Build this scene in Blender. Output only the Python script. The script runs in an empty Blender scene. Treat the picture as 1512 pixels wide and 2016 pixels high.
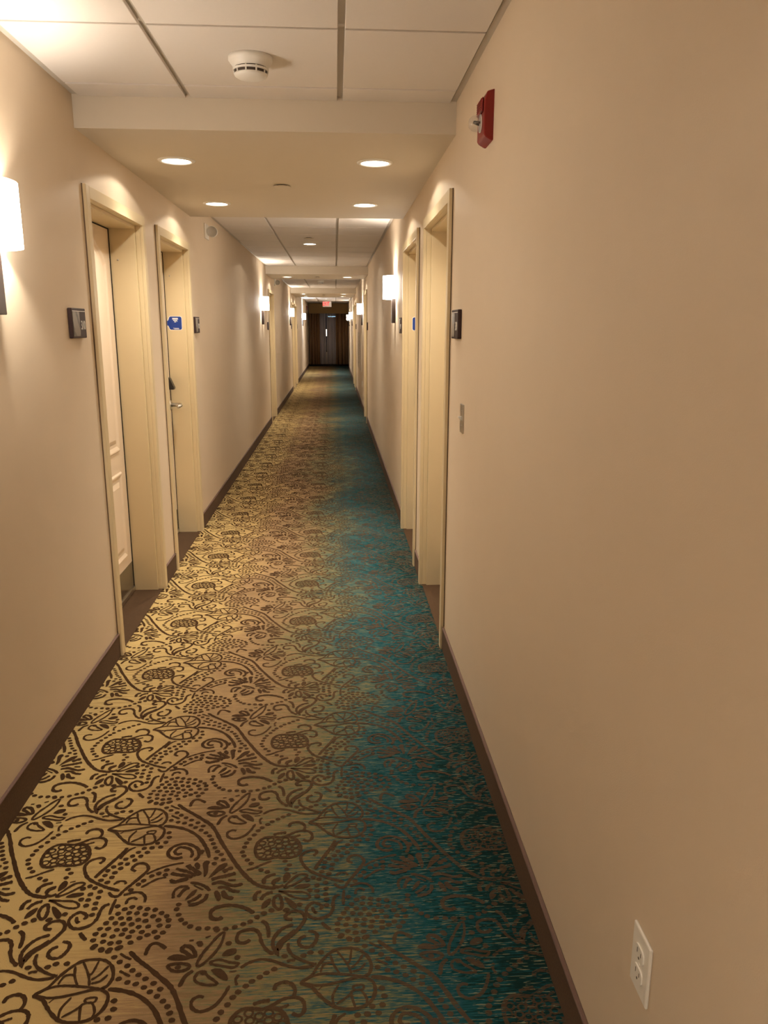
import bpy, bmesh, math, random
from mathutils import Matrix, Vector
random.seed(7)
PI = math.pi
SC = bpy.context.scene
COL = SC.collection
XL, XR = -1.026, 0.503            # corridor wall planes
YB, YE = -4.5, 31.3               # back wall, end wall
ZC, ZS = 2.387, 2.269             # tile ceiling, lowered soffit
WT = 0.23                         # wall thickness
MOD = 1.0

# ------------------------------------------------------------------ materials
def new_mat(name):
    m = bpy.data.materials.new(name); m.use_nodes = True
    nt = m.node_tree; nt.nodes.clear()
    out = nt.nodes.new('ShaderNodeOutputMaterial')
    return m, nt, out
def N(nt, kind, **kw):
    n = nt.nodes.new(kind)
    for k, v in kw.items():
        if hasattr(n, k): setattr(n, k, v)
        else: n.inputs[k].default_value = v
    return n
def paint(name, col, rough=0.6, noise=0.0, nscale=40, bump=0.0, bscale=300, metal=0.0, spec=0.4):
    m, nt, out = new_mat(name)
    b = N(nt, 'ShaderNodeBsdfPrincipled')
    b.inputs['Base Color'].default_value = (*col, 1); b.inputs['Roughness'].default_value = rough
    b.inputs['Metallic'].default_value = metal; b.inputs['Specular IOR Level'].default_value = spec
    tc = N(nt, 'ShaderNodeTexCoord')
    if noise:
        n = N(nt, 'ShaderNodeTexNoise'); n.inputs['Scale'].default_value = nscale; n.inputs['Detail'].default_value = 3
        nt.links.new(tc.outputs['Object'], n.inputs['Vector'])
        mx = N(nt, 'ShaderNodeMix', data_type='RGBA')
        mx.inputs[6].default_value = (*[c*(1-noise) for c in col], 1); mx.inputs[7].default_value = (*[min(1, c*(1+noise)) for c in col], 1)
        nt.links.new(n.outputs['Fac'], mx.inputs[0]); nt.links.new(mx.outputs[2], b.inputs['Base Color'])
    if bump:
        n = N(nt, 'ShaderNodeTexNoise'); n.inputs['Scale'].default_value = bscale; n.inputs['Detail'].default_value = 2
        nt.links.new(tc.outputs['Object'], n.inputs['Vector'])
        bp = N(nt, 'ShaderNodeBump'); bp.inputs['Strength'].default_value = bump; bp.inputs['Distance'].default_value = 0.001
        nt.links.new(n.outputs['Fac'], bp.inputs['Height']); nt.links.new(bp.outputs[0], b.inputs['Normal'])
    nt.links.new(b.outputs[0], out.inputs[0])
    return m
def emit(name, col, strength):
    m, nt, out = new_mat(name)
    e = N(nt, 'ShaderNodeEmission'); e.inputs[0].default_value = (*col, 1); e.inputs[1].default_value = strength
    nt.links.new(e.outputs[0], out.inputs[0]); return m
def glass(name, rough=0.05, col=(1, 1, 1)):
    m, nt, out = new_mat(name)
    b = N(nt, 'ShaderNodeBsdfPrincipled'); b.inputs['Transmission Weight'].default_value = 1; b.inputs['Roughness'].default_value = rough
    b.inputs['Base Color'].default_value = (*col, 1); b.inputs['IOR'].default_value = 1.45
    nt.links.new(b.outputs[0], out.inputs[0]); return m
WARM = (1.0, 0.905, 0.755)
COOL = (0.70, 0.83, 1.0)
M_wall = paint('painted_wall', (0.715, 0.59, 0.445), 0.62, 0.02, 6, 0.25, 420)
M_ceil = paint('ceiling_tile', (0.80, 0.745, 0.70), 0.85, 0.015, 90, 0.3, 500)
M_soff = paint('soffit_paint', (0.68, 0.60, 0.49), 0.75, 0.01, 20, 0.1, 400)
M_grid = paint('grid_metal', (0.55, 0.50, 0.44), 0.45)
M_frame = paint('frame_enamel', (0.70, 0.57, 0.355), 0.38, 0.015, 5, 0.05, 200)
M_door = paint('door_enamel', (0.82, 0.67, 0.51), 0.42, 0.01, 5)
M_dark = paint('dark_gap', (0.02, 0.012, 0.006), 0.8)
M_joint = paint('brown_joint', (0.15, 0.095, 0.055), 0.8)
M_base = paint('carpet_base', (0.105, 0.06, 0.033), 0.95, 0.35, 160, 0.6, 500)
M_cap = paint('base_cap', (0.16, 0.095, 0.075), 0.6, 0.1, 60)
M_recess = paint('plain_brown_carpet', (0.078, 0.040, 0.016), 0.95, 0.3, 140, 0.7, 600)
M_steel = paint('brushed_steel', (0.62, 0.6, 0.56), 0.28, 0.06, 30, metal=1.0)
M_kick = paint('kick_plate_steel', (0.36, 0.33, 0.27), 0.22, 0.08, 8, metal=0.9)
M_black = paint('black_plastic', (0.02, 0.016, 0.014), 0.35)
M_plum = paint('plum_plastic', (0.045, 0.024, 0.024), 0.5, 0.1, 30, spec=0.25)
M_white = paint('white_plastic', (0.85, 0.82, 0.77), 0.4)
M_ivory = paint('white_wall_plastic', (0.87, 0.83, 0.76), 0.35)
M_slot = paint('slot_dark', (0.06, 0.04, 0.03), 0.7)
M_red = paint('alarm_red', (0.25, 0.012, 0.009), 0.4)
def thin_clear(name):
    m, nt, out = new_mat(name)
    t = N(nt, 'ShaderNodeBsdfTransparent'); g = N(nt, 'ShaderNodeBsdfGlossy'); g.inputs['Roughness'].default_value = 0.12
    d = N(nt, 'ShaderNodeBsdfDiffuse'); d.inputs[0].default_value = (0.8, 0.78, 0.75, 1)
    a = N(nt, 'ShaderNodeMixShader'); a.inputs[0].default_value = 0.6; b = N(nt, 'ShaderNodeMixShader'); b.inputs[0].default_value = 0.22
    nt.links.new(g.outputs[0], a.inputs[1]); nt.links.new(d.outputs[0], a.inputs[2]); nt.links.new(t.outputs[0], b.inputs[1]); nt.links.new(a.outputs[0], b.inputs[2])
    nt.links.new(b.outputs[0], out.inputs[0]); return m
M_clear = thin_clear('clear_lens')
M_wood = paint('espresso_wood', (0.024, 0.013, 0.010), 0.35, 0.4, 25)
M_blue = paint('sticker_blue', (0.012, 0.05, 0.30), 0.4)
M_paper = paint('sticker_white', (0.85, 0.86, 0.9), 0.5)
M_brown = paint('brown_drape', (0.27, 0.15, 0.07), 0.85, 0.3, 60, 0.4, 300)
M_val = paint('valance_cloth', (0.34, 0.21, 0.085), 0.85, 0.15, 60, 0.4, 300)
M_poster = paint('poster_paper', (0.62, 0.535, 0.42), 0.7, 0.03, 20)
M_ink = paint('poster_ink', (0.24, 0.20, 0.155), 0.7)
M_shade = emit('lit_shade', (1.0, 0.90, 0.77), 19.0)
M_shade_cool = emit('lit_shade_cool', (0.86, 0.93, 1.0), 24.0)
M_lens = emit('lit_lens', (1.0, 0.92, 0.78), 9.0)
M_exit = emit('exit_red', (1.0, 0.025, 0.035), 1.7)
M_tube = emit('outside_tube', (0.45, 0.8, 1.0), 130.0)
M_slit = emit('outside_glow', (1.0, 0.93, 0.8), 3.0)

def mat_picture():
    m, nt, out = new_mat('vine_photo')
    b = N(nt, 'ShaderNodeBsdfPrincipled'); b.inputs['Roughness'].default_value = 0.3
    tc = N(nt, 'ShaderNodeTexCoord')
    w = N(nt, 'ShaderNodeTexWave'); w.inputs['Scale'].default_value = 9; w.inputs['Distortion'].default_value = 9; w.inputs['Detail'].default_value = 3
    w.bands_direction = 'DIAGONAL'
    nt.links.new(tc.outputs['Object'], w.inputs['Vector'])
    r = N(nt, 'ShaderNodeValToRGB'); r.color_ramp.elements[0].color = (0.05, 0.035, 0.022, 1); r.color_ramp.elements[1].color = (0.20, 0.165, 0.12, 1)
    r.color_ramp.elements[0].position = 0.1; r.color_ramp.elements[1].position = 0.7
    nt.links.new(w.outputs['Fac'], r.inputs[0]); nt.links.new(r.outputs[0], b.inputs['Base Color']); nt.links.new(b.outputs[0], out.inputs[0])
    return m
M_pic = mat_picture()

def mat_sheer():
    m, nt, out = new_mat('sheer_grey')
    d = N(nt, 'ShaderNodeBsdfDiffuse'); d.inputs[0].default_value = (0.60, 0.53, 0.51, 1)
    t = N(nt, 'ShaderNodeBsdfTransparent'); mx = N(nt, 'ShaderNodeMixShader'); mx.inputs[0].default_value = 0.75
    nt.links.new(t.outputs[0], mx.inputs[1]); nt.links.new(d.outputs[0], mx.inputs[2]); nt.links.new(mx.outputs[0], out.inputs[0])
    return m
M_sheer = mat_sheer()

def carpet(name, motif):
    """cut-pile carpet: gold to olive to teal across the corridor in woven streaks; motif=True gives the brown vine yarn"""
    m, nt, out = new_mat(name)
    L = nt.links.new
    b = N(nt, 'ShaderNodeBsdfPrincipled'); b.inputs['Roughness'].default_value = 0.95; b.inputs['Specular IOR Level'].default_value = 0.1
    g = N(nt, 'ShaderNodeTexCoord'); sp = N(nt, 'ShaderNodeSeparateXYZ'); L(g.outputs['Object'], sp.inputs[0])
    def math_(op, a, c=None, clamp=False):
        n = nt.nodes.new('ShaderNodeMath'); n.operation = op; n.use_clamp = clamp
        for i, v in enumerate((a, c)):
            if v is None: continue
            if isinstance(v, (int, float)): n.inputs[i].default_value = v
            else: L(v, n.inputs[i])
        return n.outputs[0]
    def noise(sx, sy, detail=2, off=0.0):
        mp = N(nt, 'ShaderNodeMapping'); mp.inputs['Scale'].default_value = (sx, sy, 1); mp.inputs['Location'].default_value = (off, off*1.7, 0)
        L(g.outputs['Object'], mp.inputs[0]); n = N(nt, 'ShaderNodeTexNoise'); n.inputs['Scale'].default_value = 1; n.inputs['Detail'].default_value = detail
        L(mp.outputs[0], n.inputs['Vector']); return n.outputs['Fac']
    t = math_('MULTIPLY', math_('SUBTRACT', sp.outputs[0], XL), 1/(XR-XL))
    wob = math_('SUBTRACT', noise(1.5, 1.1, 1, 3.1), 0.5)
    blot = math_('SUBTRACT', noise(5.5, 7.0, 2, 9.7), 0.5)
    streak = math_('SUBTRACT', noise(17, 170, 3, 1.3), 0.5)
    fine = math_('SUBTRACT', noise(55, 340, 2, 5.3), 0.5)
    amp = math_('MULTIPLY', math_('SUBTRACT', t, 0.20, True), 2.6, True)      # streaks grow to the right
    st = math_('ADD', math_('MULTIPLY', streak, 0.75), math_('MULTIPLY', fine, 0.35))
    tt = math_('ADD', t, math_('MULTIPLY', wob, 0.42))
    tt = math_('ADD', tt, math_('MULTIPLY', blot, 0.22))
    tt = math_('ADD', tt, math_('MULTIPLY', st, amp))
    cr = N(nt, 'ShaderNodeValToRGB'); el = cr.color_ramp.elements
    stops = [(0.0, (0.54, 0.39, 0.165)), (0.24, (0.49, 0.345, 0.145)), (0.38, (0.32, 0.205, 0.105)), (0.50, (0.25, 0.17, 0.085)), (0.60, (0.185, 0.17, 0.078)), (0.68, (0.078, 0.118, 0.09)), (0.77, (0.016, 0.090, 0.112)), (0.89, (0.008, 0.066, 0.076)), (1.0, (0.006, 0.028, 0.026))]
    el[0].position = stops[0][0]; el[0].color = (*stops[0][1], 1); el[1].position = 1.0; el[1].color = (*stops[-1][1], 1)
    for p, c in stops[1:-1]:
        e = el.new(p); e.color = (*c, 1)
    L(tt, cr.inputs[0])
    # light flecks of khaki yarn in the teal
    fl = noise(24, 230, 2, 22.0)
    flm = math_('MULTIPLY', math_('GREATER_THAN', fl, 0.615), math_('MULTIPLY', math_('SUBTRACT', t, 0.35, True), 1.2, True))
    mxf = N(nt, 'ShaderNodeMix', data_type='RGBA'); L(flm, mxf.inputs[0]); L(cr.outputs[0], mxf.inputs[6]); mxf.inputs[7].default_value = (0.26, 0.25, 0.15, 1)
    # brown hairline streaks in the gold
    hl = noise(5.0, 125, 3, 40.0)
    zone = math_('MULTIPLY', math_('SUBTRACT', math_('ADD', noise(1.3, 1.0, 1, 60.0), math_('MULTIPLY', t, 0.22)), 0.49, True), 7.0, True)
    hm = math_('MULTIPLY', math_('MULTIPLY', math_('MULTIPLY', math_('GREATER_THAN', hl, 0.52), zone), math_('MULTIPLY', math_('SUBTRACT', 0.74, t, True), 1.7, True)), 0.55)
    mxh = N(nt, 'ShaderNodeMix', data_type='RGBA'); L(hm, mxh.inputs[0]); L(mxf.outputs[2], mxh.inputs[6]); mxh.inputs[7].default_value = (0.17, 0.095, 0.045, 1)
    col = mxh.outputs[2]
    if motif:
        # solid brown on the left; on the right the yarn breaks up into the ground colour
        stip = math_('ADD', math_('MULTIPLY', noise(60, 210, 2, 71.0), 0.6), math_('MULTIPLY', noise(14, 120, 2, 80.0), 0.4))
        thr = math_('ADD', math_('MULTIPLY', math_('SUBTRACT', t, 0.40, True), 0.36), 0.24)
        f = math_('MULTIPLY', math_('GREATER_THAN', stip, thr), math_('SUBTRACT', 1.0, math_('MULTIPLY', math_('SUBTRACT', t, 0.4, True), 0.45)))
        mxm = N(nt, 'ShaderNodeMix', data_type='RGBA'); L(f, mxm.inputs[0]); L(col, mxm.inputs[6]); mxc = N(nt, 'ShaderNodeMix', data_type='RGBA'); L(math_('MULTIPLY', math_('SUBTRACT', t, 0.35, True), 2.2, True), mxc.inputs[0]); mxc.inputs[6].default_value = (0.060, 0.030, 0.013, 1); mxc.inputs[7].default_value = (0.100, 0.056, 0.031, 1); L(mxc.outputs[2], mxm.inputs[7])
        col = mxm.outputs[2]
    L(col, b.inputs['Base Color'])
    pn = N(nt, 'ShaderNodeTexNoise'); pn.inputs['Scale'].default_value = 420; L(g.outputs['Object'], pn.inputs['Vector'])
    bp = N(nt, 'ShaderNodeBump'); bp.inputs['Strength'].default_value = 0.5; bp.inputs['Distance'].default_value = 0.002
    L(pn.outputs['Fac'], bp.inputs['Height']); L(bp.outputs[0], b.inputs['Normal'])
    L(b.outputs[0], out.inputs[0])
    return m
M_carpet = carpet('carpet_ground', False)
M_motif = carpet('carpet_vine_yarn', True)

# ------------------------------------------------------------------ mesh helpers
class MB:
    """collects shapes into one mesh"""
    def __init__(s): s.bm = bmesh.new(); s.mi = 0
    def _tag(s, faces):
        for f in faces: f.material_index = s.mi
    def box(s, x0, x1, y0, y1, z0, z1, bevel=0.0, seg=2):
        r = bmesh.ops.create_cube(s.bm, size=1)
        vs = r['verts']
        for v in vs:
            v.co = Vector(((x0+x1)/2+v.co.x*(x1-x0), (y0+y1)/2+v.co.y*(y1-y0), (z0+z1)/2+v.co.z*(z1-z0)))
        fs = list({f for v in vs for f in v.link_faces}); s._tag(fs)
        if bevel:
            es = list({e for v in vs for e in v.link_edges})
            rb = bmesh.ops.bevel(s.bm, geom=es, offset=bevel, segments=seg, affect='EDGES', profile=0.5)
            s._tag(rb['faces'])
        return s
    def lathe(s, prof, axis='z', centre=(0, 0, 0), n=32, close=True):
        """prof: list of (r, h); axis z or x"""
        rings = []
        for r, h in prof:
            ring = []
            for k in range(n):
                a = 2*PI*k/n
                p = (r*math.cos(a), r*math.sin(a), h) if axis == 'z' else ((h, r*math.cos(a), r*math.sin(a)) if axis == 'x' else (r*math.cos(a), h, r*math.sin(a)))
                ring.append(s.bm.verts.new(Vector(p)+Vector(centre)))
            rings.append(ring)
        fs = []
        for a, b in zip(rings, rings[1:]):
            for k in range(n): fs.append(s.bm.faces.new((a[k], a[(k+1) % n], b[(k+1) % n], b[k])))
        if close:
            for ring in (rings[0], rings[-1]):
                try: fs.append(s.bm.faces.new(ring))
                except ValueError: pass
        for f in fs: f.smooth = True
        s._tag(fs); return s
    def tube(s, pts, r, n=10):
        pts = [Vector(p) for p in pts]; rings = []
        for i, p in enumerate(pts):
            d = (pts[min(i+1, len(pts)-1)]-pts[max(i-1, 0)]).normalized()
            u = d.orthogonal().normalized() if abs(d.z) > 0.9 else d.cross(Vector((0, 0, 1))).normalized()
            w = d.cross(u); rr = r[i] if isinstance(r, (list, tuple)) else r
            rings.append([s.bm.verts.new(p+u*rr*math.cos(2*PI*k/n)+w*rr*math.sin(2*PI*k/n)) for k in range(n)])
        fs = []
        for a, b in zip(rings, rings[1:]):
            for k in range(n): fs.append(s.bm.faces.new((a[k], a[(k+1) % n], b[(k+1) % n], b[k])))
        fs.append(s.bm.faces.new(rings[0])); fs.append(s.bm.faces.new(rings[-1]))
        for f in fs: f.smooth = True
        s._tag(fs); return s
    def prism(s, outline, h0, h1, plane='yz'):
        """extrude a polygon given in a plane between two heights on the third axis"""
        def P(a, b, h): return (h, a, b) if plane == 'yz' else ((a, h, b) if plane == 'xz' else (a, b, h))
        lo = [s.bm.verts.new(P(a, b, h0)) for a, b in outline]; hi = [s.bm.verts.new(P(a, b, h1)) for a, b in outline]
        fs = [s.bm.faces.new(lo), s.bm.faces.new(hi)]; n = len(lo)
        for k in range(n): fs.append(s.bm.faces.new((lo[k], lo[(k+1) % n], hi[(k+1) % n], hi[k])))
        s._tag(fs); return s
    def build(s, name, mats, parent=None, smooth_angle=None):
        bmesh.ops.recalc_face_normals(s.bm, faces=s.bm.faces[:])
        me = bpy.data.meshes.new(name); s.bm.to_mesh(me); s.bm.free()
        for m in (mats if isinstance(mats, (list, tuple)) else [mats]): me.materials.append(m)
        o = bpy.data.objects.new(name, me); COL.objects.link(o)
        if parent: o.parent = parent
        return o
def rrect(y0, y1, z0, z1, r, n=4):
    pts = []
    for cy, cz, a0 in ((y1-r, z1-r, 0), (y0+r, z1-r, PI/2), (y0+r, z0+r, PI), (y1-r, z0+r, 1.5*PI)):
        for k in range(n+1):
            a = a0+PI/2*k/n; pts.append((cy+r*math.cos(a), cz+r*math.sin(a)))
    return pts
def inset(poly, d):
    out = []; n = len(poly)
    for i in range(n):
        p, q, r = Vector(poly[i-1]), Vector(poly[i]), Vector(poly[(i+1) % n])
        a = (q-p).normalized(); b = (r-q).normalized()
        na, nb = Vector((-a.y, a.x)), Vector((-b.y, b.x))
        m = (na+nb); m = m/ max(0.3, m.dot(na)) if m.length > 1e-6 else na
        out.append(tuple(q+m*d))
    return out
def tag(o, label=None, cat=None, group=None, kind=None):
    if label: o['label'] = label
    if cat: o['category'] = cat
    if group: o['group'] = group
    if kind: o['kind'] = kind
    return o
def thing(name, label, cat, loc, rz=0.0, group=None, kind=None):
    o = bpy.data.objects.new(name, None); COL.objects.link(o)
    o.location = loc; o.rotation_euler = (0, 0, rz); o.empty_display_size = 0.1
    return tag(o, label, cat, group, kind)
def copy_tree(o, parent=None):
    c = o.copy(); COL.objects.link(c)
    if parent: c.parent = parent
    for ch in list(o.children): copy_tree(ch, c)
    return c
def dup(o, label, loc, rz):
    c = copy_tree(o); c.location = loc; c.rotation_euler = (0, 0, rz); c['label'] = label
    return c
def text_part(body, size, mat, parent, name, basis, loc, extrude=0.0008, align='CENTER', sx=1.0):
    cu = bpy.data.curves.new(name, 'FONT'); cu.body = body; cu.size = size; cu.extrude = extrude; cu.align_x = align; cu.align_y = 'CENTER'
    cu.resolution_u = 3
    t = bpy.data.objects.new(name+'_tmp', cu); COL.objects.link(t)
    bpy.context.view_layer.update()
    me = bpy.data.meshes.new_from_object(t.evaluated_get(bpy.context.evaluated_depsgraph_get()))
    bpy.data.objects.remove(t); bpy.data.curves.remove(cu)
    ax, ay, az = [Vector(v) for v in basis]
    mt = Matrix(((ax.x*sx, ay.x, az.x, loc[0]), (ax.y*sx, ay.y, az.y, loc[1]), (ax.z*sx, ay.z, az.z, loc[2]), (0, 0, 0, 1)))
    me.transform(mt); me.materials.clear(); me.materials.append(mat)
    o = bpy.data.objects.new(name, me); COL.objects.link(o); o.parent = parent
    return o
WALLTEXT = ((0, 1, 0), (0, 0, 1), (1, 0, 0))
def spot(parent, loc, power, col=WARM, size=128, blend=0.25, r=0.045):
    l = bpy.data.lights.new('downlight_beam', 'SPOT'); l.energy = power; l.color = col; l.spot_size = math.radians(size); l.spot_blend = blend; l.shadow_soft_size = r
    o = bpy.data.objects.new('downlight_beam', l); COL.objects.link(o); o.location = loc; o.parent = parent; return o
def point(parent, loc, power, col=WARM, r=0.03):
    l = bpy.data.lights.new('lamp_bulb', 'POINT'); l.energy = power; l.color = col; l.shadow_soft_size = r
    o = bpy.data.objects.new('lamp_bulb', l); COL.objects.link(o); o.location = loc; o.parent = parent; return o
def left(y, z=0.0): return (XL, y, z)
def right(y, z=0.0): return (XR, y, z)

# ------------------------------------------------------------------ layout along the corridor
D_HALF = 0.5075
DOORS_L = [(3.985, -1), (5.318, 1), (13.10, 1), (19.70, -1), (21.05, 1)]
DOORS_R = [(3.985, -1), (5.318, 1), (13.03, -1), (19.70, -1), (21.05, 1)]   # sign: lock towards near (-1) or far (+1)
SOFFITS = [(3.447, 6.02), (12.27, 13.45), (19.08, 21.72)]

# vine motif of one 0.613 m carpet repeat, in millimetres: lines (width, points), filled petals, dots, grape rings
LN=[[10,[[277,233],[305,204],[335,179],[370,147],[399,119],[421,81],[446,27],[470,-17],[493,-60],[518,-101],[545,-137],[570,-161],[597,-172],[620,-176]]],[5,[[268,173],[282,164],[297,155]]],[6,[[255,228],[271,216],[287,207]]],[9,[[255,121],[284,116],[314,106],[344,88],[373,59],[394,25],[409,-8],[418,-37]]],[7,[[90,113],[114,133],[130,164],[150,192],[172,209],[203,212],[227,206],[247,186],[257,156],[251,131],[241,121],[258,107],[263,85],[257,60],[241,42],[221,34],[199,33],[171,40],[149,58],[131,78],[115,98],[90,113]]],[6,[[90,113],[109,127],[133,136],[161,136],[190,132],[219,127],[241,121]]],[6,[[90,113],[120,104],[148,104],[174,109],[201,116],[220,121],[241,121]]],[5,[[135,140],[141,163],[154,168],[166,166]]],[5,[[158,193],[167,161],[181,135]]],[5,[[173,206],[197,166],[209,133]]],[5,[[210,207],[205,171],[197,166]]],[5,[[208,150],[223,164],[238,190]]],[5,[[211,139],[230,145],[243,163]]],[5,[[131,89],[140,101]]],[5,[[168,42],[164,71],[178,102]]],[5,[[173,48],[197,66],[209,79]]],[5,[[216,35],[207,74],[213,83],[229,84],[242,61],[241,45]]],[5,[[211,92],[218,98],[235,98],[234,86],[218,85],[211,92]]],[8,[[170,634],[163,614],[148,583],[133,553],[121,529],[112,507]]],[6,[[194,636],[177,623],[166,600],[161,585]]],[8,[[107,568],[116,580],[112,591],[98,592],[81,584],[71,567],[72,547],[87,516],[107,496],[132,480],[158,466],[180,457],[194,452]]],[8,[[220,529],[207,539],[212,557],[226,563],[243,557],[253,537],[246,517],[232,493],[218,470],[205,449],[196,431],[180,432],[167,447]]],[6,[[172,478],[184,489],[199,488],[205,478]]],[6,[[253,514],[269,528],[298,544],[323,553],[349,558]]],[6,[[250,461],[270,479],[288,493],[311,499]]],[7,[[210,434],[219,437],[238,443],[257,439],[271,422],[273,404]]],[6,[[225,400],[227,416],[240,422],[251,414]]],[7,[[194,420],[192,392],[192,363]]],[8,[[182,402],[169,394],[164,372],[164,350],[154,328],[132,317],[110,320],[94,341],[97,362],[111,375],[127,369],[135,358],[129,349]]],[7,[[109,359],[116,339],[122,343]]],[9,[[587,455],[585,474],[597,488],[616,494]]],[8,[[-2,446],[14,441],[28,448]]],[6,[[30,438],[46,465],[66,487],[86,489],[91,480],[76,466],[55,448],[30,438]]],[6,[[49,493],[63,497]]],[6,[[16,425],[50,421],[83,417],[100,404],[99,393],[80,392],[58,400],[34,416],[16,425]]],[8,[[17,358],[7,372],[5,394],[13,408],[22,402],[28,375],[26,357],[17,358]]],[9,[[583,394],[589,409],[601,419],[613,422]]],[9,[[568,392],[566,410],[572,423],[582,427]]],[6,[[532,517],[553,524],[575,538],[600,551]]],[8,[[553,580],[548,606],[553,637],[569,657],[589,661],[615,657],[642,659],[664,647],[678,619],[682,593],[673,573],[655,564],[634,564],[607,566],[585,560],[565,564],[553,580]]],[8,[[-17,58],[2,65],[21,67]]],[8,[[2,43],[27,54],[50,69],[71,73],[89,69],[99,55],[99,33],[88,23],[73,30]]],[6,[[38,41],[51,47],[65,53]]],[8,[[28,94],[32,110],[50,117],[68,110],[77,92],[74,73]]],[7,[[481,85],[469,88],[456,78],[458,59],[474,47],[492,49],[510,61],[525,85],[536,115]]],[6,[[553,114],[548,131],[554,145]]],[6,[[449,185],[457,215],[472,244],[485,268],[500,283],[500,255],[491,225],[474,196],[456,177],[449,185]]],[7,[[530,155],[547,157]]],[6,[[480,184],[500,194],[528,184],[549,180],[538,168],[511,174],[480,184]]],[6,[[451,137],[455,155],[468,159],[483,143],[506,122],[485,119],[464,125],[451,137]]],[9,[[404,230],[409,243],[427,236],[441,211],[431,208],[415,222],[404,230]]],[7,[[417,259],[428,260]]],[7,[[456,267],[469,272]]],[7,[[380,180],[394,187],[420,186],[433,176],[420,165],[397,165],[380,180]]],[8,[[443,164],[427,147],[419,117]]],[7,[[-57,165],[-41,179],[-12,189],[18,183],[49,168],[80,158],[119,161]]],[8,[[569,254],[558,245],[542,246],[535,260],[540,280],[559,288],[578,287],[591,271],[598,245],[612,220],[631,203]]],[8,[[592,317],[605,306],[612,285],[615,258]]],[8,[[28,201],[17,223],[14,247],[22,271],[38,289],[62,299]]],[8,[[29,214],[40,242],[58,261],[72,278],[85,301],[91,321],[82,341],[66,347],[50,343],[40,331],[44,320],[59,318]]],[7,[[22,219],[34,246],[52,264],[67,281]]],[7,[[53,237],[54,217],[66,197],[86,182],[107,171],[125,165]]],[8,[[101,275],[117,270],[124,257],[120,237],[108,222],[89,223],[79,235],[82,251],[96,259]]],[6,[[53,177],[61,182],[73,181]]],[9,[[489,336],[477,329],[461,335],[456,355],[465,370],[485,377],[509,378],[536,370],[560,355],[568,345]]],[8,[[135,302],[146,288],[158,276]]],[10,[[321,515],[341,507],[362,503],[384,494]]],[10,[[324,488],[337,478],[354,484],[374,489]]],[9,[[331,535],[348,526],[370,517],[392,500]]],[12,[[361,548],[371,535],[385,524],[404,503]]],[11,[[466,512],[480,523],[493,528]]],[11,[[438,482],[458,490],[480,496],[503,505]]],[9,[[485,477],[506,476]]],[9,[[442,464],[465,470],[487,460],[506,454],[527,460]]],[9,[[460,449],[483,448],[500,435],[523,429]]],[11,[[476,436],[487,412],[509,404]]],[7,[[347,413],[344,439],[356,457],[379,459]]],[9,[[359,417],[370,445],[384,452]]],[8,[[388,395],[406,408],[420,425]]],[9,[[392,386],[414,389],[432,405],[436,425]]],[8,[[382,473],[406,467],[428,453],[441,437]]],[7,[[394,461],[422,442]]],[8,[[364,580],[366,597],[357,616],[339,626],[322,627],[313,610],[321,597],[336,599]]],[8,[[377,565],[386,585],[380,615],[356,637],[331,644],[305,632],[294,606],[305,584],[324,578],[340,583]]],[8,[[318,218],[319,238],[326,254],[340,255],[356,244],[364,237]]]]
FL=[[[-7,454],[-4,471],[16,481],[17,469],[6,461],[3,449]],[[27,459],[24,481],[32,500],[43,494],[45,477],[36,464]],[[56,434],[71,448],[98,449],[101,440],[82,432]],[[32,399],[43,397],[66,373],[68,359],[60,354],[42,376]],[[588,359],[588,378],[598,393],[610,398],[609,380],[599,365]],[[505,206],[515,224],[537,227],[539,213],[523,204]],[[485,163],[508,166],[527,144],[528,129],[507,139]],[[373,203],[387,216],[408,214],[430,201],[404,196]],[[17,223],[29,222],[33,195],[25,201]],[[403,551],[412,563],[423,557],[420,542],[424,512],[416,493],[410,523]],[[429,487],[439,516],[454,543],[474,549],[469,529],[450,509]],[[379,404],[392,436],[406,444],[400,423]],[[380,545],[386,557],[397,546],[398,531],[391,529]],[[453,428],[461,437],[473,418],[474,399],[466,397]]]
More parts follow.
